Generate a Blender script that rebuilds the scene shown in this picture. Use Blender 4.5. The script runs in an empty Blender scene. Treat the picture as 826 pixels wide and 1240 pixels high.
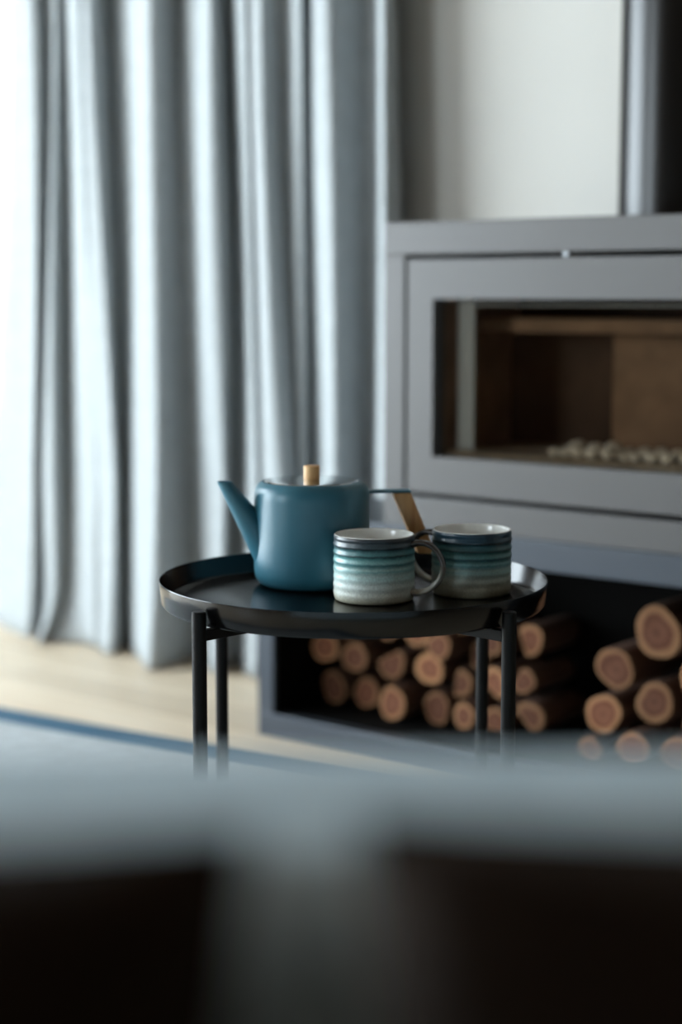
import bpy, bmesh, math, random
from mathutils import Vector, Matrix

# ------------------------------------------------------------------ camera, world, exposure
SC = bpy.context.scene
COL = SC.collection
YAW = math.radians(39.0)
F_PX = 2050.0
PITCH = math.atan((620 - 355) / F_PX)
cam_d = bpy.data.cameras.new('camera')
cam = bpy.data.objects.new('camera', cam_d)
COL.objects.link(cam)
cam.location = (0, 0, 0.87)
cam.rotation_euler = (math.pi / 2 - PITCH, 0, YAW)
cam_d.sensor_fit = 'VERTICAL'
cam_d.sensor_height = 36.0
cam_d.lens = F_PX / 1240 * 36.0
cam_d.clip_start = 0.02
cam_d.dof.use_dof = True
cam_d.dof.focus_distance = 1.93
cam_d.dof.aperture_fstop = 2.05
SC.camera = cam

world = bpy.data.worlds.new('overcast_sky')
SC.world = world
world.use_nodes = True
bg = world.node_tree.nodes['Background']
bg.inputs['Color'].default_value = (0.80, 0.92, 1.0, 1)
bg.inputs['Strength'].default_value = 7.0

SC.view_settings.view_transform = 'Standard'
SC.view_settings.look = 'None'
SC.view_settings.gamma = 1.0
SC.view_settings.use_curve_mapping = False
SC.view_settings.exposure = 1.48

def portal(name, loc, rot, sx, sy):
    l = bpy.data.lights.new(name, 'AREA')
    l.shape = 'RECTANGLE'
    l.size, l.size_y = sx, sy
    l.cycles.is_portal = True
    o = bpy.data.objects.new(name, l)
    COL.objects.link(o)
    o.location = loc
    o.rotation_euler = rot
    return o

# room shell numbers
XL, XR, YB, YR, ZC = -5.0, 2.4, 2.93, -3.4, 2.55
W1 = (-1.75, 1.80, 0.06, 2.40)      # big glazed opening in the left wall: y0,y1,z0,z1
W3 = (-3.66, -3.44, 0.06, 2.40)     # opening in the back wall: x0,x1,z0,z1
W_FILL = (-4.25, -2.95, 0.75, 2.30)     # unseen rear-wall window, added to brighten the table: x0,x1,z0,z1
portal('window_portal', ((W_FILL[0] + W_FILL[1]) / 2, YR - .02, (W_FILL[2] + W_FILL[3]) / 2), (math.pi / 2, 0, 0), W_FILL[1] - W_FILL[0], W_FILL[3] - W_FILL[2])  # portal of the added rear window
portal('window_portal', (XL - .02, (W1[0] + W1[1]) / 2, (W1[2] + W1[3]) / 2), (0, -math.pi / 2, 0), W1[3] - W1[2], W1[1] - W1[0])
portal('window_portal', ((W3[0] + W3[1]) / 2, YB + .1, (W3[2] + W3[3]) / 2), (-math.pi / 2, 0, 0), W3[1] - W3[0], W3[3] - W3[2])

# ------------------------------------------------------------------ materials
def hexc(h):
    h = h.lstrip('#')
    out = []
    for i in (0, 2, 4):
        c = int(h[i:i + 2], 16) / 255
        out.append(c / 12.92 if c <= .04045 else ((c + .055) / 1.055) ** 2.4)
    return (*out, 1)

def mat(name, col, rough=.5, metal=0., spec=.5, bump=0., bscale=60., vary=0., vscale=8., coat=0., stretch=(1, 1, 1), sheen=0., rvary=0.):
    m = bpy.data.materials.new(name)
    m.use_nodes = True
    nt = m.node_tree
    b = nt.nodes['Principled BSDF']
    if isinstance(col, str):
        col = hexc(col)
    b.inputs['Base Color'].default_value = col
    b.inputs['Roughness'].default_value = rough
    b.inputs['Metallic'].default_value = metal
    b.inputs['Specular IOR Level'].default_value = spec
    b.inputs['Coat Weight'].default_value = coat
    b.inputs['Sheen Weight'].default_value = sheen
    tc = nt.nodes.new('ShaderNodeTexCoord')
    mp = nt.nodes.new('ShaderNodeMapping')
    mp.inputs['Scale'].default_value = stretch
    nt.links.new(tc.outputs['Object'], mp.inputs['Vector'])
    if vary > 0:
        n = nt.nodes.new('ShaderNodeTexNoise')
        n.inputs['Scale'].default_value = vscale
        n.inputs['Detail'].default_value = 5
        nt.links.new(mp.outputs[0], n.inputs['Vector'])
        r = nt.nodes.new('ShaderNodeValToRGB')
        r.color_ramp.elements[0].position = .3
        r.color_ramp.elements[1].position = .7
        r.color_ramp.elements[0].color = (*[c * (1 - vary) for c in col[:3]], 1)
        r.color_ramp.elements[1].color = (*[min(1, c * (1 + vary)) for c in col[:3]], 1)
        nt.links.new(n.outputs['Fac'], r.inputs['Fac'])
        nt.links.new(r.outputs['Color'], b.inputs['Base Color'])
        if rvary:
            mr = nt.nodes.new('ShaderNodeMapRange')
            mr.inputs['To Min'].default_value = max(0, rough - rvary)
            mr.inputs['To Max'].default_value = rough + rvary
            nt.links.new(n.outputs['Fac'], mr.inputs['Value'])
            nt.links.new(mr.outputs[0], b.inputs['Roughness'])
    if bump > 0:
        n2 = nt.nodes.new('ShaderNodeTexNoise')
        n2.inputs['Scale'].default_value = bscale
        n2.inputs['Detail'].default_value = 4
        nt.links.new(mp.outputs[0], n2.inputs['Vector'])
        bp = nt.nodes.new('ShaderNodeBump')
        bp.inputs['Strength'].default_value = bump
        bp.inputs['Distance'].default_value = .002
        nt.links.new(n2.outputs['Fac'], bp.inputs['Height'])
        nt.links.new(bp.outputs[0], b.inputs['Normal'])
    return m

def ramp_mat(name, axis, stops, rough, bump=0., noise=0.03, nscale=120., coat=0., lo=0., hi=1., speck=0.):
    """Colour that belongs to the glaze: a ramp along one object axis, edge broken by noise."""
    m = bpy.data.materials.new(name)
    m.use_nodes = True
    nt = m.node_tree
    b = nt.nodes['Principled BSDF']
    b.inputs['Roughness'].default_value = rough
    b.inputs['Coat Weight'].default_value = coat
    tc = nt.nodes.new('ShaderNodeTexCoord')
    sp = nt.nodes.new('ShaderNodeSeparateXYZ')
    nt.links.new(tc.outputs['Object'], sp.inputs[0])
    mr = nt.nodes.new('ShaderNodeMapRange')
    mr.inputs['From Min'].default_value = lo
    mr.inputs['From Max'].default_value = hi
    nt.links.new(sp.outputs[axis], mr.inputs['Value'])
    n = nt.nodes.new('ShaderNodeTexNoise')
    n.inputs['Scale'].default_value = nscale
    n.inputs['Detail'].default_value = 4
    nt.links.new(tc.outputs['Object'], n.inputs['Vector'])
    s = nt.nodes.new('ShaderNodeMath'); s.operation = 'MULTIPLY_ADD'
    s.inputs[1].default_value = noise; 
    nt.links.new(n.outputs['Fac'], s.inputs[0]); nt.links.new(mr.outputs[0], s.inputs[2])
    s2 = nt.nodes.new('ShaderNodeMath'); s2.operation = 'SUBTRACT'; s2.inputs[1].default_value = noise * .5
    nt.links.new(s.outputs[0], s2.inputs[0])
    r = nt.nodes.new('ShaderNodeValToRGB')
    cr = r.color_ramp
    cr.elements[0].position, cr.elements[0].color = stops[0][0], hexc(stops[0][1])
    cr.elements[1].position, cr.elements[1].color = stops[-1][0], hexc(stops[-1][1])
    for p, c in stops[1:-1]:
        e = cr.elements.new(p); e.color = hexc(c)
    nt.links.new(s2.outputs[0], r.inputs['Fac'])
    out = r.outputs['Color']
    if speck:
        n3 = nt.nodes.new('ShaderNodeTexNoise'); n3.inputs['Scale'].default_value = 420; n3.inputs['Detail'].default_value = 2
        nt.links.new(tc.outputs['Object'], n3.inputs['Vector'])
        mr3 = nt.nodes.new('ShaderNodeMapRange')
        mr3.inputs['From Min'].default_value = .3; mr3.inputs['From Max'].default_value = .7
        mr3.inputs['To Min'].default_value = 1 - speck; mr3.inputs['To Max'].default_value = 1 + speck
        nt.links.new(n3.outputs['Fac'], mr3.inputs['Value'])
        mx = nt.nodes.new('ShaderNodeVectorMath'); mx.operation = 'SCALE'
        nt.links.new(out, mx.inputs[0]); nt.links.new(mr3.outputs[0], mx.inputs['Scale'])
        out = mx.outputs[0]
    nt.links.new(out, b.inputs['Base Color'])
    if bump:
        bp = nt.nodes.new('ShaderNodeBump'); bp.inputs['Strength'].default_value = bump; bp.inputs['Distance'].default_value = .001
        nt.links.new(n.outputs['Fac'], bp.inputs['Height']); nt.links.new(bp.outputs[0], b.inputs['Normal'])
    return m

def wood_mat(name, c1, c2, rough=.5, scale=(1, 12, 12), wscale=3., random_tint=0.):
    m = bpy.data.materials.new(name)
    m.use_nodes = True
    nt = m.node_tree
    b = nt.nodes['Principled BSDF']
    b.inputs['Roughness'].default_value = rough
    tc = nt.nodes.new('ShaderNodeTexCoord')
    oi = nt.nodes.new('ShaderNodeObjectInfo')
    mp = nt.nodes.new('ShaderNodeMapping'); mp.inputs['Scale'].default_value = scale
    nt.links.new(tc.outputs['Object'], mp.inputs['Vector'])
    ad = nt.nodes.new('ShaderNodeVectorMath'); ad.operation = 'ADD'
    nt.links.new(mp.outputs[0], ad.inputs[0])
    ml = nt.nodes.new('ShaderNodeMath'); ml.operation = 'MULTIPLY'; ml.inputs[1].default_value = 37.
    nt.links.new(oi.outputs['Random'], ml.inputs[0]); nt.links.new(ml.outputs[0], ad.inputs[1])
    n = nt.nodes.new('ShaderNodeTexNoise'); n.inputs['Scale'].default_value = wscale; n.inputs['Detail'].default_value = 6; n.inputs['Distortion'].default_value = .6
    nt.links.new(ad.outputs[0], n.inputs['Vector'])
    r = nt.nodes.new('ShaderNodeValToRGB')
    r.color_ramp.elements[0].position = .35; r.color_ramp.elements[1].position = .68
    r.color_ramp.elements[0].color = hexc(c1); r.color_ramp.elements[1].color = hexc(c2)
    nt.links.new(n.outputs['Fac'], r.inputs['Fac'])
    out = r.outputs['Color']
    if random_tint:
        mr = nt.nodes.new('ShaderNodeMapRange')
        mr.inputs['To Min'].default_value = 1 - random_tint; mr.inputs['To Max'].default_value = 1 + random_tint
        nt.links.new(oi.outputs['Random'], mr.inputs['Value'])
        mx = nt.nodes.new('ShaderNodeVectorMath'); mx.operation = 'SCALE'
        nt.links.new(out, mx.inputs[0]); nt.links.new(mr.outputs[0], mx.inputs['Scale'])
        out = mx.outputs[0]
    nt.links.new(out, b.inputs['Base Color'])
    bp = nt.nodes.new('ShaderNodeBump'); bp.inputs['Strength'].default_value = .15; bp.inputs['Distance'].default_value = .001
    nt.links.new(n.outputs['Fac'], bp.inputs['Height']); nt.links.new(bp.outputs[0], b.inputs['Normal'])
    return m

def glass_mat(name, tint=(1, 1, 1, 1), rough=.0, ior=1.5):
    m = bpy.data.materials.new(name)
    m.use_nodes = True
    nt = m.node_tree
    nt.nodes.remove(nt.nodes['Principled BSDF'])
    o = nt.nodes['Material Output']
    t = nt.nodes.new('ShaderNodeBsdfTransparent'); t.inputs[0].default_value = tint
    g = nt.nodes.new('ShaderNodeBsdfGlossy'); g.inputs['Roughness'].default_value = rough
    f = nt.nodes.new('ShaderNodeFresnel'); f.inputs['IOR'].default_value = ior
    mx = nt.nodes.new('ShaderNodeMixShader')
    nt.links.new(f.outputs[0], mx.inputs[0]); nt.links.new(t.outputs[0], mx.inputs[1]); nt.links.new(g.outputs[0], mx.inputs[2])
    nt.links.new(mx.outputs[0], o.inputs[0])
    return m

def fabric_mat(name, col, translucent=0., weave=900., bump=.25, vary=.06, rough=.95, rib=None):
    m = mat(name, col, rough=rough, spec=.15, bump=bump, bscale=weave, vary=vary, vscale=30.)
    nt = m.node_tree
    if rib:
        tc = nt.nodes.new('ShaderNodeTexCoord')
        w = nt.nodes.new('ShaderNodeTexWave'); w.wave_type = 'BANDS'; w.bands_direction = rib[0]
        w.inputs['Scale'].default_value = rib[1]; w.inputs['Distortion'].default_value = 1.2; w.inputs['Detail'].default_value = 2
        nt.links.new(tc.outputs['Object'], w.inputs['Vector'])
        bp = nt.nodes.new('ShaderNodeBump'); bp.inputs['Strength'].default_value = rib[2]; bp.inputs['Distance'].default_value = .004
        nt.links.new(w.outputs['Fac'], bp.inputs['Height'])
        nt.links.new(bp.outputs[0], nt.nodes['Principled BSDF'].inputs['Normal'])
        pb = nt.nodes['Principled BSDF']
        src = pb.inputs['Base Color'].links[0].from_socket
        mr = nt.nodes.new('ShaderNodeMapRange'); mr.inputs['To Min'].default_value = .72; mr.inputs['To Max'].default_value = 1.12
        nt.links.new(w.outputs['Fac'], mr.inputs['Value'])
        vm = nt.nodes.new('ShaderNodeVectorMath'); vm.operation = 'SCALE'
        nt.links.new(src, vm.inputs[0]); nt.links.new(mr.outputs[0], vm.inputs['Scale'])
        nt.links.new(vm.outputs[0], pb.inputs['Base Color'])
    if translucent:
        b = nt.nodes['Principled BSDF']; o = nt.nodes['Material Output']
        t = nt.nodes.new('ShaderNodeBsdfTranslucent')
        c = hexc(col) if isinstance(col, str) else col
        t.inputs[0].default_value = c
        mx = nt.nodes.new('ShaderNodeMixShader'); mx.inputs[0].default_value = translucent
        nt.links.new(b.outputs[0], mx.inputs[1]); nt.links.new(t.outputs[0], mx.inputs[2]); nt.links.new(mx.outputs[0], o.inputs[0])
    return m

M = {}
M['wall'] = mat('pale_plaster', '#c6c4be', rough=.9, bump=.12, bscale=140, vary=.02, vscale=3)
M['wall_dark'] = wood_mat('dark_wood_cladding', '#3a2416', '#54361f', rough=.6, scale=(10, 1, 10))
M['wall_warm'] = mat('warm_grey_plaster', '#5c5146', rough=.9, bump=.1, bscale=120, vary=.03)
M['ceiling'] = wood_mat('brown_ceiling_boards', '#6c5c4f', '#807062', rough=.7, scale=(10, 1, 10))
M['subfloor'] = mat('subfloor', '#7a6a55', rough=.9, bump=.1)
M['oak'] = wood_mat('pale_oak', '#d5c3a9', '#e3d4bc', rough=.45, scale=(1, 14, 14), wscale=2.2, random_tint=.07)
M['frame'] = mat('window_frame_paint', '#b9bcbd', rough=.5, bump=.05)
M['pane'] = glass_mat('window_glass')
M['stove'] = mat('grey_steel_paint', '#4d4b4a', rough=.42, metal=.25, bump=.03, bscale=400, vary=.03, vscale=4)
M['bench'] = mat('blue_grey_steel_paint', '#363c44', rough=.42, metal=.25, bump=.03, bscale=400, vary=.03, vscale=4)
M['black'] = mat('black_steel_and_niche_shade', '#060504', rough=.85, spec=.08, bump=.05, vary=.1)  # its black also stands in for shade inside the bench niche
M['pipe'] = mat('black_flue_steel', '#0e0c0a', rough=.3, metal=.0, spec=.5, bump=.03, bscale=200, vary=.05)
M['chamber'] = mat('brown_firebrick', '#8f745e', rough=.9, bump=.4, bscale=90, vary=.22, vscale=14)
M['soot'] = mat('sooty_firebrick', '#4a3a30', rough=.95, bump=.4, bscale=90, vary=.3, vscale=9)
M['stove_glass'] = glass_mat('stove_glass', (.96, .93, .88, 1), ior=1.5)
M['chrome'] = mat('bright_steel', '#9a9da0', rough=.5, metal=.8, bump=.02)
M['guide'] = mat('pale_guide_steel', '#98a0a6', rough=.45, metal=.3, bump=.05, vary=.06)
M['pebble'] = mat('white_pebble', '#f6efe2', rough=.7, bump=.3, bscale=60, vary=.12, vscale=30)
M['ash'] = mat('pale_ash', '#8d8171', rough=1., bump=.6, bscale=90, vary=.25, vscale=40)
M['curtain'] = fabric_mat('grey_blue_linen', '#abb0b2', translucent=.03, weave=700, bump=.3)
M['rug'] = fabric_mat('ribbed_blue_grey_wool', '#c3cacc', weave=500, bump=.4, vary=.1, rib=('X', 26., .8))
M['rug_edge'] = fabric_mat('slate_blue_binding', '#4a6a80', weave=500, bump=.4)
M['sofa'] = fabric_mat('light_blue_grey_upholstery', '#c8dde7', weave=600, bump=.4, vary=.08)
M['cushion'] = fabric_mat('dark_brown_cushion_cloth', '#2b2119', weave=600, bump=.4, vary=.12)
M['foot'] = wood_mat('dark_foot_wood', '#2a1c12', '#3c2a1b')
M['tray'] = mat('black_satin_tray', '#080707', rough=.18, spec=.3, vary=.05, vscale=20, bump=.015, bscale=300)
M['leg'] = mat('black_table_leg', '#060505', rough=.45, spec=.15, vary=.05, bump=.02, bscale=300)
M['teal'] = mat('matte_teal_enamel', '#2f6677', rough=.36, spec=.5, bump=.02, bscale=260, vary=.04, vscale=10)
M['inside'] = mat('dark_spout_inside', '#0c2530', rough=.5, bump=.02)
M['lid'] = mat('satin_steel_lid', '#ccd4d6', rough=.1, metal=1., bump=.02, bscale=300, vary=.04)
M['knob'] = wood_mat('pale_beech', '#c9975f', '#e0b57e', rough=.45, scale=(60, 60, 8), wscale=2.)
M['grip'] = wood_mat('oiled_oak', '#c48b50', '#deb078', rough=.4, scale=(50, 50, 8), wscale=2.)
GLAZE = [(0.0, '#a39c84'), (.05, '#c0bfac'), (.14, '#d0d6cc'), (.30, '#d4e2dd'), (.40, '#b0cfcb'), (.44, '#c6dcd7'),
         (.50, '#7ba8a6'), (.53, '#9fbfba'), (.60, '#3f7478'), (.63, '#82aeab'), (.70, '#5b908f'), (.725, '#173439'), (.75, '#4f7f80'),
         (.815, '#44686b'), (.84, '#101c22'), (.865, '#3a4a50'), (1.0, '#2a2c31')]
M['glaze'] = ramp_mat('banded_teal_glaze', 'Z', GLAZE, .36, bump=.2, noise=.035, nscale=160, coat=.08, lo=0., hi=.080, speck=.14)
M['glaze2'] = ramp_mat('banded_blue_glaze', 'Z', [(p, c) for p, c in
        [(0.0, '#77705c'), (.05, '#8d8a76'), (.16, '#a5a593'), (.30, '#aab3a8'), (.40, '#7f9f9b'), (.44, '#9bb1aa'),
         (.50, '#3f7478'), (.53, '#6a9694'), (.60, '#1f4a50'), (.63, '#4c7a7a'), (.70, '#35605f'), (.725, '#10272b'), (.75, '#2c5558'),
         (.815, '#24484f'), (.84, '#0b171c'), (.865, '#1d3a47'), (1.0, '#173443')]], .34, bump=.2, noise=.035, nscale=160, coat=.08, lo=0., hi=.080, speck=.14)
M['glaze_in'] = mat('white_inner_glaze', '#eceeea', rough=.2, coat=.3, bump=.03, vary=.04, vscale=40)
M['handle_glaze'] = ramp_mat('brown_grey_handle_glaze', 'Z', [(0, '#b9b5a6'), (.3, '#9a998e'), (.6, '#4a4440'), (1, '#1d1715')], .2, bump=.1, noise=.1, nscale=150, coat=.3, lo=0, hi=.08, speck=.15)

def log_mats():
    m = bpy.data.materials.new('log_cut_face')
    m.use_nodes = True
    nt = m.node_tree
    b = nt.nodes['Principled BSDF']; b.inputs['Roughness'].default_value = .85; b.inputs['Specular IOR Level'].default_value = .2
    at = nt.nodes.new('ShaderNodeAttribute'); at.attribute_name = 'ring'
    tc = nt.nodes.new('ShaderNodeTexCoord'); oi = nt.nodes.new('ShaderNodeObjectInfo')
    n = nt.nodes.new('ShaderNodeTexNoise'); n.inputs['Scale'].default_value = 45; n.inputs['Detail'].default_value = 4
    ad = nt.nodes.new('ShaderNodeVectorMath'); ad.operation = 'ADD'
    nt.links.new(tc.outputs['Object'], ad.inputs[0]); nt.links.new(oi.outputs['Random'], ad.inputs[1]); nt.links.new(ad.outputs[0], n.inputs['Vector'])
    s = nt.nodes.new('ShaderNodeMath'); s.operation = 'MULTIPLY_ADD'; s.inputs[1].default_value = .3
    nt.links.new(n.outputs['Fac'], s.inputs[0]); nt.links.new(at.outputs['Fac'], s.inputs[2])
    r = nt.nodes.new('ShaderNodeValToRGB'); cr = r.color_ramp
    st = [(.12, '#633a2a'), (.45, '#84563f'), (.72, '#6c402d'), (.80, '#986a49'), (1.08, '#ab7d58')]
    cr.elements[0].position, cr.elements[0].color = st[0][0], hexc(st[0][1])
    cr.elements[1].position, cr.elements[1].color = 1.0, hexc(st[-1][1])
    for p, c in st[1:-1]:
        e = cr.elements.new(p); e.color = hexc(c)
    nt.links.new(s.outputs[0], r.inputs['Fac'])
    mr = nt.nodes.new('ShaderNodeMapRange'); mr.inputs['To Min'].default_value = .42; mr.inputs['To Max'].default_value = 1.0
    nt.links.new(oi.outputs['Random'], mr.inputs['Value'])
    mx = nt.nodes.new('ShaderNodeVectorMath'); mx.operation = 'SCALE'
    nt.links.new(r.outputs['Color'], mx.inputs[0]); nt.links.new(mr.outputs[0], mx.inputs['Scale'])
    nt.links.new(mx.outputs[0], b.inputs['Base Color'])
    bp = nt.nodes.new('ShaderNodeBump'); bp.inputs['Strength'].default_value = .3; bp.inputs['Distance'].default_value = .003
    nt.links.new(n.outputs['Fac'], bp.inputs['Height']); nt.links.new(bp.outputs[0], b.inputs['Normal'])
    return m
M['cut'] = log_mats()
M['bark'] = mat('brown_bark', '#4f3220', rough=.95, bump=.9, bscale=50, vary=.3, vscale=25, stretch=(1, .2, 1))

# ------------------------------------------------------------------ mesh helpers
def finish(name, bm, m, parent=None, smooth=False, angle=None, loc=None):
    me = bpy.data.meshes.new(name)
    bmesh.ops.recalc_face_normals(bm, faces=bm.faces[:])
    bm.to_mesh(me); bm.free()
    if m is not None:
        me.materials.append(m)
    if smooth or angle:
        for p in me.polygons:
            p.use_smooth = True
        if angle:
            me.set_sharp_from_angle(angle=math.radians(angle))
    o = bpy.data.objects.new(name, me)
    COL.objects.link(o)
    if parent is not None:
        o.parent = parent
    if loc is not None:
        o.location = loc
    return o

def box(bm, x0, x1, y0, y1, z0, z1, bev=0., seg=2, mtx=None):
    t = bmesh.new()
    bmesh.ops.create_cube(t, size=1)
    for v in t.verts:
        v.co = Vector(((x0 + x1) / 2 + v.co.x * (x1 - x0), (y0 + y1) / 2 + v.co.y * (y1 - y0), (z0 + z1) / 2 + v.co.z * (z1 - z0)))
    if bev:
        bmesh.ops.bevel(t, geom=t.edges[:] , offset=bev, segments=seg, affect='EDGES', profile=.5)
    if mtx is not None:
        bmesh.ops.transform(t, matrix=mtx, verts=t.verts)
    me = bpy.data.meshes.new('tmp'); t.to_mesh(me); t.free()
    bm.from_mesh(me); bpy.data.meshes.remove(me)

def boxobj(name, b, m, parent=None, bev=.002, seg=2):
    bm = bmesh.new(); box(bm, *b, bev=bev, seg=seg)
    return finish(name, bm, m, parent, angle=20)

def lathe(prof, n=96, closed=False):
    bm = bmesh.new()
    rings = []
    for r, z in prof:
        if r < 1e-6:
            rings.append([bm.verts.new((0, 0, z))])
        else:
            rings.append([bm.verts.new((r * math.cos(2 * math.pi * i / n), r * math.sin(2 * math.pi * i / n), z)) for i in range(n)])
    pairs = list(zip(rings[:-1], rings[1:]))
    if closed:
        pairs.append((rings[-1], rings[0]))
    for a, b in pairs:
        if len(a) == 1 and len(b) == 1:
            continue
        for i in range(n):
            j = (i + 1) % n
            if len(a) == 1:
                bm.faces.new((a[0], b[i], b[j]))
            elif len(b) == 1:
                bm.faces.new((a[i], a[j], b[0]))
            else:
                bm.faces.new((a[i], a[j], b[j], b[i]))
    return bm

def smooth_path(pts, sub):
    out = []
    n = len(pts)
    for i in range(n - 1):
        p0, p1, p2, p3 = pts[max(0, i - 1)], pts[i], pts[i + 1], pts[min(n - 1, i + 2)]
        for k in range(sub):
            t = k / sub
            out.append(tuple(.5 * ((2 * b) + (-a + c) * t + (2 * a - 5 * b + 4 * c - d) * t * t + (-a + 3 * b - 3 * c + d) * t ** 3)
                             for a, b, c, d in zip(p0, p1, p2, p3)))
    out.append(tuple(pts[-1]))
    return out

def empty(name, loc, rz=0.):
    o = bpy.data.objects.new(name, None)
    COL.objects.link(o)
    o.empty_display_size = .05
    o.location = loc
    o.rotation_euler = (0, 0, rz)
    return o

def tag(o, label, cat, group=None, kind=None):
    o['label'] = label; o['category'] = cat
    if group: o['group'] = group
    if kind: o['kind'] = kind
    return o

def struct(o):
    o['kind'] = 'structure'
    return o

FW = Vector((-math.sin(YAW), math.cos(YAW), 0))
RT = Vector((math.cos(YAW), math.sin(YAW), 0))

# ------------------------------------------------------------------ room shell
bm = bmesh.new(); box(bm, XL, XR, YR, YB + .15, -.12, -.022)
floor = struct(finish('floor', bm, M['subfloor']))
random.seed(4)
pw = .165
tmpl = []
for L in (1.0, 1.5, 2.0):
    bm = bmesh.new(); box(bm, 0, L - .002, 0, pw - .0022, -.022, 0, bev=.0012, seg=1)
    o = finish('plank', bm, M['oak']); tmpl.append((L, o.data)); bpy.data.objects.remove(o)
y = YB - pw
while y > YR - pw:
    x = XL - random.random() * .9
    while x < XR:
        L, me = random.choice(tmpl)
        if x + L > XL:
            if x < XL or x + L > XR or y < YR:
                a, b2 = max(x, XL), min(x + L - .002, XR)
                bm = bmesh.new(); box(bm, 0, b2 - a, max(0, YR - y), pw - .0022, -.022, 0, bev=.0012, seg=1)
                o = finish('plank', bm, M['oak'], floor, loc=(a, y, 0))
            else:
                o = bpy.data.objects.new('plank', me); COL.objects.link(o); o.parent = floor; o.location = (x, y, 0)
        x += L
    y -= pw

def wall_boxes(name, m, boxes):
    bm = bmesh.new()
    for b in boxes:
        box(bm, *b)
    return struct(finish(name, bm, m))
T = .2
wall_boxes('wall_back', M['wall'], [(W3[1], XR, YB, YB + T, 0, ZC), (XL - T, W3[0], YB, YB + T, 0, ZC), (W3[0], W3[1], YB, YB + T, W3[3], ZC), (W3[0], W3[1], YB, YB + T, 0, W3[2])])
wall_boxes('wall_left', M['wall_dark'], [
    (XL - T, XL, YR, W1[0], 0, ZC), (XL - T, XL, W1[1], YB, 0, ZC),
    (XL - T, XL, W1[0], W1[1], W1[3], ZC), (XL - T, XL, W1[0], W1[1], 0, W1[2])])
wall_boxes('wall_right', M['wall_warm'], [(XR, XR + T, YR, YB + T, 0, ZC)])
wall_boxes('wall_rear', M['wall_dark'], [(XL - T, W_FILL[0], YR - T, YR, 0, ZC), (W_FILL[1], XR + T, YR - T, YR, 0, ZC), (W_FILL[0], W_FILL[1], YR - T, YR, 0, W_FILL[2]), (W_FILL[0], W_FILL[1], YR - T, YR, W_FILL[3], ZC)])
bm = bmesh.new(); box(bm, XL - T, XR + T, YR - T, YB + T, ZC, ZC + .15)
struct(finish('ceiling', bm, M['ceiling']))

def window(name, axis, pos, a0, a1, z0, z1, bars):
    """Frame, mullions and panes in an opening; axis 'x' = the wall runs along y."""
    e = struct(empty(name, (pos, (a0 + a1) / 2, z0) if axis == 'x' else ((a0 + a1) / 2, pos, z0)))
    bm = bmesh.new()
    fw = min(.05, (a1 - a0) * .05); h = z1 - z0; w = (a1 - a0) / 2
    def bb(u0, u1, v0, v1, d=.03):
        if axis == 'x': box(bm, -d, d, u0, u1, v0, v1, bev=.003)
        else: box(bm, u0, u1, -d, d, v0, v1, bev=.003)
    bb(-w, -w + fw, 0, h); bb(w - fw, w, 0, h); bb(-w + fw, w - fw, 0, fw); bb(-w + fw, w - fw, h - fw, h)
    finish('window_frame', bm, M['frame'], e, angle=20)
    n = bars + 1
    step = (2 * w - 2 * fw) / n
    for i in range(n):
        u0 = -w + fw + i * step; u1 = u0 + step
        if i:
            bm = bmesh.new(); bb(u0 - .025, u0 + .025, fw, h - fw, .025); finish('mullion', bm, M['frame'], e, angle=20)
            u0 += .025
        if i < n - 1: u1 -= .025
        bm = bmesh.new()
        if axis == 'x': vs = [bm.verts.new(p) for p in ((0, u0, fw), (0, u1, fw), (0, u1, h - fw), (0, u0, h - fw))]
        else: vs = [bm.verts.new(p) for p in ((u0, 0, fw), (u1, 0, fw), (u1, 0, h - fw), (u0, 0, h - fw))]
        bm.faces.new(vs)
        finish('pane', bm, M['pane'], e)
    return e
window('window_1', 'x', XL - .1, *W1, 3)
window('window_2', 'y', YB + .1, *W3, 0)
window('added_fill_window', 'y', YR - .1, *W_FILL, 1)  # added behind the camera to lift the light on the table
# skirting along the back wall
struct(boxobj('baseboard_back', (-.25, XR, YB - .014, YB, 0, .08), M['wall'], bev=.003))

# ------------------------------------------------------------------ curtain
CP = [(-3.429,2.880,-3.508,2.870),(-3.246,2.820,-3.286,2.810),(-3.269,2.880,-3.327,2.870),(-3.186,2.830,-3.192,2.810),(-3.204,2.870,-3.204,2.870),(-3.084,2.820,-3.059,2.810),(-3.083,2.830,-3.047,2.815),(-3.016,2.805,-2.956,2.790),(-3.050,2.890,-3.009,2.870),(-2.893,2.820,-2.866,2.790),(-2.791,2.780,-2.766,2.740),(-2.803,2.880,-2.766,2.860),(-2.710,2.830,-2.681,2.830),(-2.634,2.800,-2.608,2.805),(-2.670,2.890,-2.652,2.880),(-2.540,2.810,-2.527,2.810),(-2.548,2.830,-2.528,2.825),(-2.480,2.800,-2.427,2.800),(-2.481,2.860,-2.430,2.860),(-2.408,2.830,-2.404,2.840),(-2.428,2.890,-2.424,2.890),(-2.295,2.790,-2.278,2.790),(-2.269,2.900,-2.274,2.900),(-2.150,2.790,-2.130,2.785),(-2.178,2.880,-2.150,2.880)]
top = smooth_path([(a, b) for a, b, c, d in CP], 10)
bot = smooth_path([(c, d) for a, b, c, d in CP], 10)
bm = bmesh.new()
rows = []
NR = 70
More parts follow.
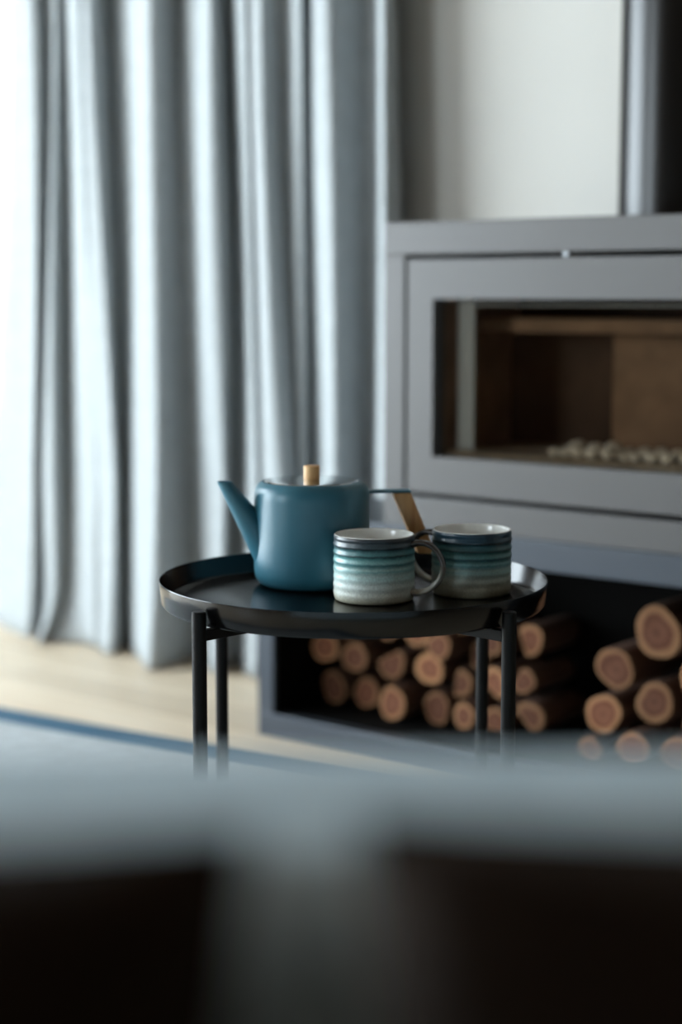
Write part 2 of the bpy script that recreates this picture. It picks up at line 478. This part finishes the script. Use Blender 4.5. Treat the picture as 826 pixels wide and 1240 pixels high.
for r in range(NR + 1):
    z = .004 + (2.52 - .004) * r / NR
    t = min(1.25, max(0., (z - .42) / (1.28 - .42)))          # 0 at the lower profile, 1 at the upper
    t = t * 1.0 if t <= 1 else 1 + (t - 1) * .6
    low = max(0., 1 - z / .5)
    row = []
    for i, (p, q) in enumerate(zip(top, bot)):
        x = q[0] + (p[0] - q[0]) * t; yy = q[1] + (p[1] - q[1]) * t
        wob = .006 * math.sin(i * .13 + z * 2.1) + .004 * math.sin(i * .41 - z * 3.7 + 1.3)
        wob += (.0035 * math.sin(i * .93 + z * .8 + .6) + .0025 * math.sin(i * 1.37 - z * 1.1)) * (.6 + .4 * math.sin(i * .17 + 2))
        yy += wob
        x += .005 * math.sin(i * .09 + z * 1.7)
        yy -= .012 * low * low * (1 + math.sin(i * .21))
        if z < .16:
            yy -= .06 * (1 - z / .16) ** 2 * math.exp(-((x + 3.20) / .06) ** 2)
        yy = min(yy, YB - .012)
        row.append(bm.verts.new((x, yy, z)))
    rows.append(row)
for a, b in zip(rows[:-1], rows[1:]):
    for i in range(len(a) - 1):
        bm.faces.new((a[i], a[i + 1], b[i + 1], b[i]))
curtain = finish('curtain', bm, M['curtain'], smooth=True)
tag(curtain, 'floor-length pale blue-grey linen curtain hanging in deep folds beside the stove', 'curtain')
sm = curtain.modifiers.new('thickness', 'SOLIDIFY'); sm.thickness = .002; sm.offset = 0

# ------------------------------------------------------------------ log bench and stove
BX0, BX1, FY, BYB = -2.19, -.30, 2.443, 2.755
BT = .45
bench = tag(empty('log_bench', ((BX0 + BX1) / 2, FY, 0)), 'long low blue-grey steel bench with open firewood niche under the stove', 'bench')
def bpart(name, b, m, par, org, bev=.002):
    bm = bmesh.new(); box(bm, *b, bev=bev)
    bmesh.ops.translate(bm, verts=bm.verts, vec=-Vector(org))
    return finish(name, bm, m, par, angle=20)
og = bench.location
bpart('top_panel', (BX0, BX1, FY, BYB, .397, BT), M['bench'], bench, og)
bpart('bottom_panel', (BX0, BX1, FY, BYB, 0, .048), M['bench'], bench, og)
bpart('side_panel', (BX0, BX0 + .04, FY, BYB, .048, .397), M['bench'], bench, og)
bpart('side_panel', (BX1 - .04, BX1, FY, BYB, .048, .397), M['bench'], bench, og)
bpart('back_panel', (BX0 + .04, BX1 - .04, BYB - .012, BYB, .048, .397), M['black'], bench, og, 0)  # blackened to hold the shade at the back of the niche
bpart('niche_shade_lining', (BX0 + .04, BX0 + .043, FY + .012, BYB - .012, .048, .397), M['black'], bench, og, 0)  # black sheets added: the niche's shade put into their colour
bpart('niche_shade_lining', (BX0 + .043, BX1 - .04, FY + .012, BYB - .012, .394, .397), M['black'], bench, og, 0)
bpart('niche_shade_lining', (BX0 + .043, BX1 - .04, FY + .03, BYB - .012, .048, .0495), M['black'], bench, og, 0)

SX0, SX1, SZ0, SZ1 = -1.878, -.985, BT + .0005, .995
DX0, DX1, DZ0, DZ1 = -1.822, -1.041, .515, .929
GX0, GX1, GZ0, GZ1 = -1.767, -1.096, .581, .860
stove = tag(empty('wood_stove', ((SX0 + SX1) / 2, FY, SZ0)), 'wide grey steel wood-burning stove with glass door on the low bench', 'stove')
og = stove.location
SYB = 2.75
bpart('body_top', (SX0, SX1, FY, SYB, .938, SZ1), M['stove'], stove, og)
bpart('body_base', (SX0, SX1, FY, SYB, SZ0, .505), M['stove'], stove, og)
bpart('body_side', (SX0, DX0 - .010, FY, SYB, .505, .938), M['stove'], stove, og)
bpart('body_side', (DX1 + .010, SX1, FY, SYB, .505, .938), M['stove'], stove, og)
bpart('body_back', (DX0 - .010, DX1 + .010, SYB - .02, SYB, .505, .938), M['black'], stove, og, 0)
# door: four bars in one frame
bm = bmesh.new()
dy0, dy1 = FY - .004, FY + .03
def ring_frame(bm, xo0, xo1, zo0, zo1, xi0, xi1, zi0, zi1, y0, y1):
    O = [(xo0, zo0), (xo1, zo0), (xo1, zo1), (xo0, zo1)]; I = [(xi0, zi0), (xi1, zi0), (xi1, zi1), (xi0, zi1)]
    vo = [[bm.verts.new((x, y, z)) for x, z in O] for y in (y0, y1)]
    vi = [[bm.verts.new((x, y, z)) for x, z in I] for y in (y0, y1)]
    for k in range(4):
        j = (k + 1) % 4
        bm.faces.new((vo[0][k], vo[0][j], vi[0][j], vi[0][k])); bm.faces.new((vo[1][k], vi[1][k], vi[1][j], vo[1][j]))
        bm.faces.new((vo[0][k], vo[1][k], vo[1][j], vo[0][j])); bm.faces.new((vi[0][k], vi[0][j], vi[1][j], vi[1][k]))
ring_frame(bm, DX0, DX1, DZ0, DZ1, GX0, GX1, GZ0, GZ1, dy0, dy1)
bmesh.ops.bevel(bm, geom=[e for e in bm.edges if len(e.link_faces) == 2 and e.calc_face_angle(0) > 1], offset=.0025, segments=2, affect='EDGES')
bmesh.ops.translate(bm, verts=bm.verts, vec=-Vector(og))
door = finish('door', bm, M['stove'], stove, angle=20)
gl = bpart('glass', (GX0 - .008, GX1 + .008, FY + .018, FY + .0215, GZ0 - .008, GZ1 + .008), M['stove_glass'], door, og, 0)
hd = bpart('latch', (-1.500, -1.489, FY - .006, FY + .01, .930, .9385), M['chrome'], door, og, .002)
# firebox lining
CY0, CY1 = FY + .035, 2.725
for i in range(3):
    w = (GX1 - GX0 + .05) / 3
    x0 = GX0 - .025 + i * w
    bpart('back_brick', (x0 + .0015, x0 + w - .0015, CY1 - .025 - (.006 if i == 1 else 0), CY1, .535, .795), M['soot'] if i == 0 else M['chamber'], stove, og, .003)
bpart('baffle_plate', (GX0 - .02, GX1 + .02, CY0 + .10, CY1 - .028, .800, .825), M['chamber'], stove, og, .003)
for s, x0 in ((0, GX0 - .03), (1, GX1 + .006)):
    for k in range(2):
        yy0 = CY0 + k * .125
        bpart('side_brick', (x0, x0 + .024, yy0 + .0015, yy0 + .1235, .535, .88), M['chamber'], stove, og, .003)
bpart('ash_bed', (GX0 - .004, GX1 + .004, CY0, CY1 - .032, .520, .590), M['ash'], stove, og, .004)

# steel air-guide frame just inside the glass
bpart('air_guide', (-1.752, -1.716, FY + .052, FY + .060, .5905, .860), M['guide'], stove, og, .001)
bpart('air_guide', (-1.715, GX1 + .004, FY + .052, FY + .060, .8475, .8515), M['guide'], stove, og, .001)
# flue pipe
bm = lathe([(.090, 0), (.090, 1.5545), (.0885, 1.5545), (.0885, 0)], 64, closed=True)
flue = finish('flue_pipe', bm, M['pipe'], angle=40, loc=(-1.428, 2.67, SZ1 + .0005))
tag(flue, 'straight black steel flue pipe rising from the stove to the ceiling', 'pipe')

# pebbles on the ash
random.seed(8)
pm = []
for k in range(3):
    bm = bmesh.new(); bmesh.ops.create_icosphere(bm, subdivisions=2, radius=1)
    for v in bm.verts:
        n = 1 + .14 * math.sin(v.co.x * 3.1 + k * 2) + .10 * math.sin(v.co.y * 4.3 + k) + .08 * math.sin(v.co.z * 5.0)
        v.co *= n * .86
    o = finish('pebble', bm, M['pebble'], smooth=True); pm.append(o.data); bpy.data.objects.remove(o)
for row, (yy, x0) in enumerate(((2.503, -1.565), (2.537, -1.55), (2.571, -1.565))):
    x = x0
    while x < -1.12:
        r = random.uniform(.0085, .0175)
        x += r * 1.02
        o = bpy.data.objects.new('pebble', random.choice(pm)); COL.objects.link(o)
        o.location = (x, yy + random.uniform(-.001, .001), .5902 + r * .72)
        o.scale = (r, min(r, .0155) , r * .8); o.rotation_euler = (0, 0, random.random() * 6)
        tag(o, 'small white pebble on the ash bed behind the stove glass', 'pebble', 'white pebbles inside the stove')
        x += r * 1.02 + random.uniform(0, .006)

# ------------------------------------------------------------------ firewood
def relax(C, xmin, xmax, zmin, gap=.004):
    C = [list(c) for c in C]
    for _ in range(400):
        for i in range(len(C)):
            for j in range(i):
                a, b = C[i], C[j]
                dx, dz = a[0] - b[0], a[1] - b[1]; d = math.hypot(dx, dz) or 1e-5; m = a[2] + b[2] + gap - d
                if m > 0:
                    k = m * .5 / d
                    a[0] += dx * k; a[1] += dz * k; b[0] -= dx * k; b[1] -= dz * k
        for c in C:
            c[0] = min(max(c[0], xmin + c[2]), xmax - c[2]); c[1] = max(c[1], zmin + c[2])
    return C

def make_log(x, z, r, y0, length, seed, label, group, thick=False):
    rnd = random.Random(seed)
    n = 18
    ph = [rnd.random() * 6.28 for _ in range(3)]
    split = rnd.random() < .3 and not thick
    sa = rnd.random() * 6.28
    def rad(a): return min(1e9 if not split or math.cos(a - sa) < .05 else .42 * r / math.cos(a - sa), rad0(a))
    def rad0(a): return r * (.90 + .05 * math.sin(2 * a + ph[0]) + .03 * math.sin(3 * a + ph[1]) + .02 * math.sin(5 * a + ph[2]))
    root = tag(empty('firewood_log', (x, y0, z)), label, 'log', group)
    root.rotation_euler = (rnd.uniform(-.015, .015), 0, rnd.uniform(-.035, .035))
    if not thick:
        root['label'] = '%s thin log %s in the darker heap of thin logs' % ('split half-round' if split else 'round', 'lying on the niche floor' if z - r < .06 else 'resting on other logs')
    bm = bmesh.new()
    ringsv = []
    for k, (yy, s) in enumerate(((0, .975), (.004, 1), (length * .5, 1.0), (length - .004, 1), (length, .97))):
        ringsv.append([bm.verts.new((rad(2 * math.pi * i / n) * s * math.cos(2 * math.pi * i / n), yy, rad(2 * math.pi * i / n) * s * math.sin(2 * math.pi * i / n))) for i in range(n)])
    for a, b in zip(ringsv[:-1], ringsv[1:]):
        for i in range(n):
            bm.faces.new((a[i], a[(i + 1) % n], b[(i + 1) % n], b[i]))
    bm.faces.new(ringsv[-1])
    finish('bark', bm, M['bark'], root, angle=50)
    bm = bmesh.new()
    lay = bm.verts.layers.float.new('ring')
    offx, offz = rnd.uniform(-.12, .12) * r, rnd.uniform(-.12, .12) * r
    hr = rnd.uniform(.62, .80)
    cv = bm.verts.new((offx, -.0005, offz)); cv[lay] = 0
    prev = None
    for s, val in ((.3, .3), (hr, .62), (hr + .05, .74), (.90, .86), (.975, .93)):
        ring = []
        for i in range(n):
            a = 2 * math.pi * i / n
            k = 1 - s
            v = bm.verts.new((rad(a) * s * math.cos(a) + offx * k, -.0008 + (0 if s < .95 else .0008) + .0006 * math.sin(a * 3 + ph[0]) * (s < .95), rad(a) * s * math.sin(a) + offz * k)); v[lay] = val
            ring.append(v)
        for i in range(n):
            j = (i + 1) % n
            if prev is None: bm.faces.new((cv, ring[i], ring[j]))
            else: bm.faces.new((prev[i], ring[i], ring[j], prev[j]))
        prev = ring
    finish('cut_face', bm, M['cut'], root, smooth=True)
    return root

LEFT = [(-2.091,.173,.036),(-2.066,.087,.036),(-1.998,.162,.034),(-1.99,.085,.034),(-1.915,.156,.036),(-1.894,.088,.036),(-1.810,.085,.034),(-1.834,.158,.036),(-1.789,.205,.030),(-1.731,.200,.028),(-1.764,.133,.030),(-1.727,.090,.028),(-1.683,.225,.030),(-1.631,.232,.034),(-1.588,.110,.034),(-1.659,.086,.032),(-1.674,.150,.034),(-1.61,.170,.030),
        (-2.03,.24,.034),(-1.95,.225,.032),(-1.87,.225,.034),(-2.095,.245,.030),(-1.985,.295,.032),(-1.91,.29,.032),(-1.83,.285,.034),(-1.755,.265,.032)]
RIGHT = [(-1.355,.300,.050),(-1.431,.229,.041),(-1.353,.180,.040),(-1.460,.135,.039),(-1.388,.095,.034),(-1.305,.100,.036),(-1.475,.075,.026),
         (-1.27,.225,.042),(-1.265,.155,.034),(-1.225,.09,.036),(-1.19,.165,.040),(-1.15,.09,.036),(-1.26,.315,.040),(-1.18,.25,.040)]
LEFT = relax([(x - .035, z, r) for x, z, r in LEFT], -2.139, -1.5, .0502)
RIGHT = relax(RIGHT, -1.52, -1.0, .0502)
random.seed(21)
for i, (x, z, r) in enumerate(LEFT):
    make_log(x, z, r, 2.572 + random.uniform(-.035, .02), .14 + random.uniform(-.01, .01), 100 + i,
             'thin round firewood log in the darker heap of thin logs', 'thin logs in the bench niche')
rl = ['thickest firewood log, on the peak of the heap of thick logs', 'round pale-ringed log leaning just below the thickest log, on the heap\'s outer slope',
      'reddish log tucked directly under the thickest log in the heap of thick logs', 'pinkish log near the foot of the outer slope of the thick heap',
      'log lying on the niche floor under the reddish log of the thick heap', 'log on the niche floor beside the one under the reddish log',
      'thinnest log wedged on the niche floor at the foot of the thick heap']
for i, (x, z, r) in enumerate(RIGHT):
    make_log(x, z, r, 2.518 + random.uniform(-.010, .010), .19 + random.uniform(-.01, .01), 300 + i,
             rl[i] if i < len(rl) else 'thick firewood log at the end of its heap away from the thin logs', 'thick logs in the bench niche', True)

# ------------------------------------------------------------------ rug
ra = math.atan2(2.356 - 2.242, -1.636 + 2.735)
rug = tag(empty('rug', (-2.13, 1.50, 0), ra), 'large pale blue-grey ribbed rug with slate-blue binding under the round table', 'rug')
# far edge passes through (-2.735, 2.242): distance in the rug's own frame
dvec = Matrix.Rotation(-ra, 2) @ Vector((-2.735 + 2.13, 2.242 - 1.50))
RY = dvec.y
RX = 1.22
bw = .085
def rug_part(name, x0, x1, y0, y1, h, m):
    bm = bmesh.new(); box(bm, x0, x1, y0, y1, .0005, h, bev=.003)
    return finish(name, bm, m, rug, angle=20)
rug_part('pile', -RX + bw, RX - bw, -RY + bw, RY - bw, .012, M['rug'])
rug_part('binding', -RX, RX, RY - bw, RY, .011, M['rug_edge'])
rug_part('binding', -RX, RX, -RY, -RY + bw, .011, M['rug_edge'])
rug_part('binding', -RX, -RX + bw, -RY + bw, RY - bw, .011, M['rug_edge'])
rug_part('binding', RX - bw, RX, -RY + bw, RY - bw, .011, M['rug_edge'])
RUGZ = .012

# ------------------------------------------------------------------ round tray table
TC = Vector((-1.2595, 1.5785, 0))
table = tag(empty('tray_table', (TC.x, TC.y, RUGZ), YAW), 'round black metal tray table with four slim legs carrying the tea set', 'table')
TZ = .499 - RUGZ
prof = [(0, 0), (.222, 0), (.2285, .0012), (.2315, .005), (.2340, .0300), (.2338, .0312), (.2328, .0312), (.2322, .0300), (.2296, .0105), (.2265, .0060), (.2200, .0036), (0, .003)]
tray = finish('tray', lathe([(r, z + TZ) for r, z in prof], 160), M['tray'], table, angle=35)
LR = .2435
for sx in (-1, 1):
    for sy in (-1, 1):
        lx, ly = sx * LR * .7071, sy * LR * .7071
        rr = .0082
        bm = lathe([(0, 0.0003), (rr * .9, 0.0003), (rr, .001), (rr, .5185 - RUGZ), (rr * .85, .5200 - RUGZ), (0, .5203 - RUGZ)], 28)
        bmesh.ops.translate(bm, verts=bm.verts, vec=(lx, ly, 0))
        finish('leg', bm, M['leg'], table, angle=35)
for k, ang in enumerate((math.pi / 4, -math.pi / 4)):
    h0 = TZ - .0135 if k else TZ - .0125
    for part in range(1 if k == 0 else 2):
        bm = bmesh.new()
        if k == 0: box(bm, -LR + .006, LR - .006, -.006, .006, h0, TZ - .0005, bev=.001, mtx=Matrix.Rotation(ang, 4, 'Z'))
        elif part == 0: box(bm, -LR + .006, -.0062, -.006, .006, h0, TZ - .0005, bev=.001, mtx=Matrix.Rotation(ang, 4, 'Z'))
        else: box(bm, .0062, LR - .006, -.006, .006, h0, TZ - .0005, bev=.001, mtx=Matrix.Rotation(ang, 4, 'Z'))
        finish('crossbar', bm, M['leg'], table, angle=20)

TRAYZ = .5023
# ------------------------------------------------------------------ teapot
PC = TC + RT * (-.0515) + FW * .107
POT_ROT = YAW + math.radians(9)
pot = tag(empty('teapot', (PC.x, PC.y, TRAYZ), POT_ROT), 'matte teal teapot with straight spout, wooden knob and wooden handle on the tray', 'teapot')
R = .0732
prof = [(0, .0008), (.056, .0002), (.0620, .0012), (.0670, .0040), (.0702, .0080), (.0722, .0130), (R, .0190), (R, .030), (R, .070), (R, .112), (.0728, .1180), (.0712, .1240), (.0680, .1290), (.0640, .1320), (.0618, .1327), (.0610, .1322), (.0608, .1310), (0, .1308)]
body = finish('body', lathe(prof, 128), M['teal'], pot, smooth=True)
lid = finish('lid', lathe([(0, .1310), (.0596, .1310), (.0600, .1326), (.0592, .1334), (.056, .1338), (.03, .1345), (0, .1348)], 96), M['lid'], pot, angle=20)
finish('knob', lathe([(0, .1345), (.0098, .1345), (.0102, .1350), (.0104, .1508), (.0098, .1520), (0, .1524)], 40), M['knob'], lid, angle=20)
# spout: rings from inside the body to a flat-cut tip
bm = bmesh.new()
N = 32
rings = []
def ell(c, ax, ay, ra_, rb_):
    return [bm.verts.new(c + ax * (ra_ * math.cos(2 * math.pi * i / N)) + ay * (rb_ * math.sin(2 * math.pi * i / N))) for i in range(N)]
rootc, tipc = Vector((-.060, 0, .060)), Vector((-.1105, 0, .1335))
bl, tl = Vector((-.060, 0, .0030)), Vector((-.1202, 0, .1335))      # lower edge
bu, tu = Vector((-.060, 0, .0855)), Vector((-.1010, 0, .1335))     # upper edge
for k in range(9):
    t = k / 8
    lo_, up_ = bl.lerp(tl, t), bu.lerp(tu, t)
    c = (lo_ + up_) / 2; ax = (up_ - lo_)
    rings.append(ell(c, ax.normalized(), Vector((0, 1, 0)), ax.length / 2, .027 + (.0100 - .027) * (t ** .75)))
axn = (tu - tl).normalized()
rings.append(ell((tu + tl) / 2, axn, Vector((0, 1, 0)), (tu - tl).length / 2 - .0013, .0087))
inner0 = len(rings)
rings.append(ell((tu + tl) / 2 + Vector((.006, 0, -.012)), axn, Vector((0, 1, 0)), (tu - tl).length / 2 - .0014, .0086))
for a, b in zip(rings[:-1], rings[1:]):
    for i in range(N):
        bm.faces.new((a[i], a[(i + 1) % N], b[(i + 1) % N], b[i]))
bm.faces.new(rings[-1]); 
finish('spout', bm, M['teal'], pot, angle=45)
# handle: flat teal bar on top, slanted wooden grip
bm = bmesh.new()
box(bm, .0665, .1265, -.0095, .0095, .1160, .1196, bev=.0012)
finish('handle_bar', bm, M['teal'], pot, angle=20)
bm = bmesh.new()
box(bm, -.0115, .0115, -.0085, .0085, 0, .080, bev=.0028, seg=3)
sh = (.034) / .080
for v in bm.verts:
    v.co = Vector((.1145 + v.co.x + sh * (.080 - v.co.z), v.co.y, .0363 + v.co.z))
finish('handle_grip', bm, M['grip'], pot, angle=20)

# ------------------------------------------------------------------ mugs
def make_mug(c, rot, label, glaze):
    root = tag(empty('mug', (c.x, c.y, TRAYZ), rot), label, 'mug', 'ridged stoneware mugs on the tray')
    Rm, Hm = .0488, .080
    prof = [(0, .0022), (.040, .0022), (.0415, .0004), (.0458, .0004), (.0476, .0016), (.0484, .0045)]
    n = 120
    for i in range(n + 1):
        z = .007 + (.0755 - .007) * i / n
        ridge = .00055 * math.cos(2 * math.pi * (z - .0095) / .0098) * min(1, max(.5, (z - .012) / .045))
        prof.append((Rm + .0002 + ridge, z))
    prof += [(.0489, .0775), (.0484, .0792), (.0474, .0799), (.0464, .0793), (.0459, .0775)]
    outer_end = len(prof) - 2
    finish('body', lathe(prof, 112), glaze, root, smooth=True)
    inn = [(.0459, .0775), (.0466, .0794), (.0474, .0800), (.0481, .0797), (.0474, .0801)]
    inn = [(.0482, .0795), (.0475, .0803), (.0465, .0798), (.0458, .0775), (.0452, .066), (.0450, .02), (.0435, .009), (.038, .0062), (0, .0055)]
    finish('inner_glaze', lathe(inn, 112), M['glaze_in'], root, smooth=True)
    path = smooth_path([(.0470, .0690), (.0560, .0715), (.0680, .0705), (.0795, .0625), (.0862, .0500), (.0868, .0385), (.0815, .0265), (.0715, .0170), (.0590, .0118), (.0470, .0110)], 6)
    bm = bmesh.new()
    K = 16
    prev = None
    for i, (x, z) in enumerate(path):
        a = path[max(0, i - 1)]; b = path[min(len(path) - 1, i + 1)]
        tx, tz = b[0] - a[0], b[1] - a[1]; l = math.hypot(tx, tz); nx, nz = tz / l, -tx / l
        e = abs(i / (len(path) - 1) * 2 - 1)
        wy = .0062 + .0016 * e ** 3; wt = .0034 + .0014 * e ** 3
        ring = [bm.verts.new((x + nx * wt * math.cos(2 * math.pi * k / K), wy * math.sin(2 * math.pi * k / K), z + nz * wt * math.cos(2 * math.pi * k / K))) for k in range(K)]
        if prev:
            for k in range(K):
                bm.faces.new((prev[k], prev[(k + 1) % K], ring[(k + 1) % K], ring[k]))
        else:
            bm.faces.new(ring)
        prev = ring
    bm.faces.new(prev)
    finish('handle', bm, M['handle_glaze'], root, smooth=True)
    return root
M1 = TC + RT * .0255 + FW * .003
M2 = TC + RT * .1465 + FW * .045
make_mug(M1, YAW + math.radians(-20), 'ridged stoneware mug with pale mint glaze fading from charcoal rim, beside the teapot', M['glaze'])
make_mug(M2, YAW + math.radians(180 - 33), 'ridged stoneware mug with deep blue-green glaze fading to tan base, by the tray rim', M['glaze2'])

# ------------------------------------------------------------------ sofa and cushions
SROT = YAW + math.radians(1.5)
sofa = tag(empty('sofa', (FW.x * .53, FW.y * .53, 0), SROT), 'light blue-grey upholstered sofa with rounded backrest behind dark cushions', 'sofa')
def pillow_box(name, b, m, par, bev, puff=0.):
    bm = bmesh.new(); box(bm, *b, bev=bev, seg=5)
    return finish(name, bm, m, par, smooth=True)
# local frame: x = right, y = away from the camera; seat lies on the -y side
pillow_box('backrest', (-.92, .92, -.07, .085, .10, .706), M['sofa'], sofa, .03)
pillow_box('base', (-.92, .92, -.90, -.0705, .10, .26), M['sofa'], sofa, .02)
for k in (-1, 1):
    pillow_box('arm', (.92 * k - (.16 if k > 0 else 0) , .92 * k + (0 if k > 0 else .16), -.90, -.0705, .2605, .54), M['sofa'], sofa, .04)
    pillow_box('seat_cushion', (.003 if k > 0 else -.757, .757 if k > 0 else -.003, -.88, -.072, .2605, .40), M['sofa'], sofa, .035)
    for yy in (-.84, .01):
        bm = lathe([(0, 0), (.018, 0), (.026, .0995), (0, .0995)], 20)
        bmesh.ops.translate(bm, verts=bm.verts, vec=(k * .84, yy, 0))
        finish('foot', bm, M['foot'], sofa, angle=20)

def cushion(cx, ytop, w, h, th, ztop, tilt, rz, label):
    """A stuffed square cushion leaning on the backrest."""
    bm = bmesh.new()
    n = 26
    g = {}
    for s in (-1, 1):
        for i in range(n + 1):
            for j in range(n + 1):
                if s == 1 and (i in (0, n) or j in (0, n)):
                    g[s, i, j] = g[-1, i, j]; continue
                u, v = i / n * 2 - 1, j / n * 2 - 1
                pu = 1 - .05 * (1 - v * v) * 0
                d = ((1 - u ** 4) * (1 - v ** 4)) ** .55
                pin = 1 - .045 * (1 - abs(v)) * 0
                x = u * w / 2 * (1 - .05 * (1 - (v * v))); z = v * h / 2 * (1 - .05 * (1 - u * u))
                g[s, i, j] = bm.verts.new((x, s * th / 2 * d, z))
    for s in (-1, 1):
        for i in range(n):
            for j in range(n):
                f = (g[s, i, j], g[s, i + 1, j], g[s, i + 1, j + 1], g[s, i, j + 1])
                bm.faces.new(f if s < 0 else f[::-1])
    mx = Matrix.Rotation(tilt, 4, 'X') @ Matrix.Translation((0, 0, h / 2))
    bmesh.ops.transform(bm, matrix=mx, verts=bm.verts)
    zmax = max(v.co.z for v in bm.verts); 
    o = finish('cushion', bm, M['cushion'], smooth=True)
    b = Matrix.Rotation(SROT, 3, 'Z') @ Vector((cx, ytop, 0)) + sofa.location
    o.location = (b.x, b.y, ztop - zmax); o.rotation_euler = (0, 0, SROT + rz)
    tag(o, label, 'cushion', 'dark cushions on the sofa')
    return o
cushion(-.250, -.186, .45, .334, .12, .741, math.radians(-10), 0, 'dark brown cushion on the sofa, its top edge slightly lower, toward the curtain')
cushion(.226, -.186, .45, .338, .12, .744, math.radians(-10), 0, 'dark brown cushion on the sofa, its top edge slightly higher, toward the firewood')
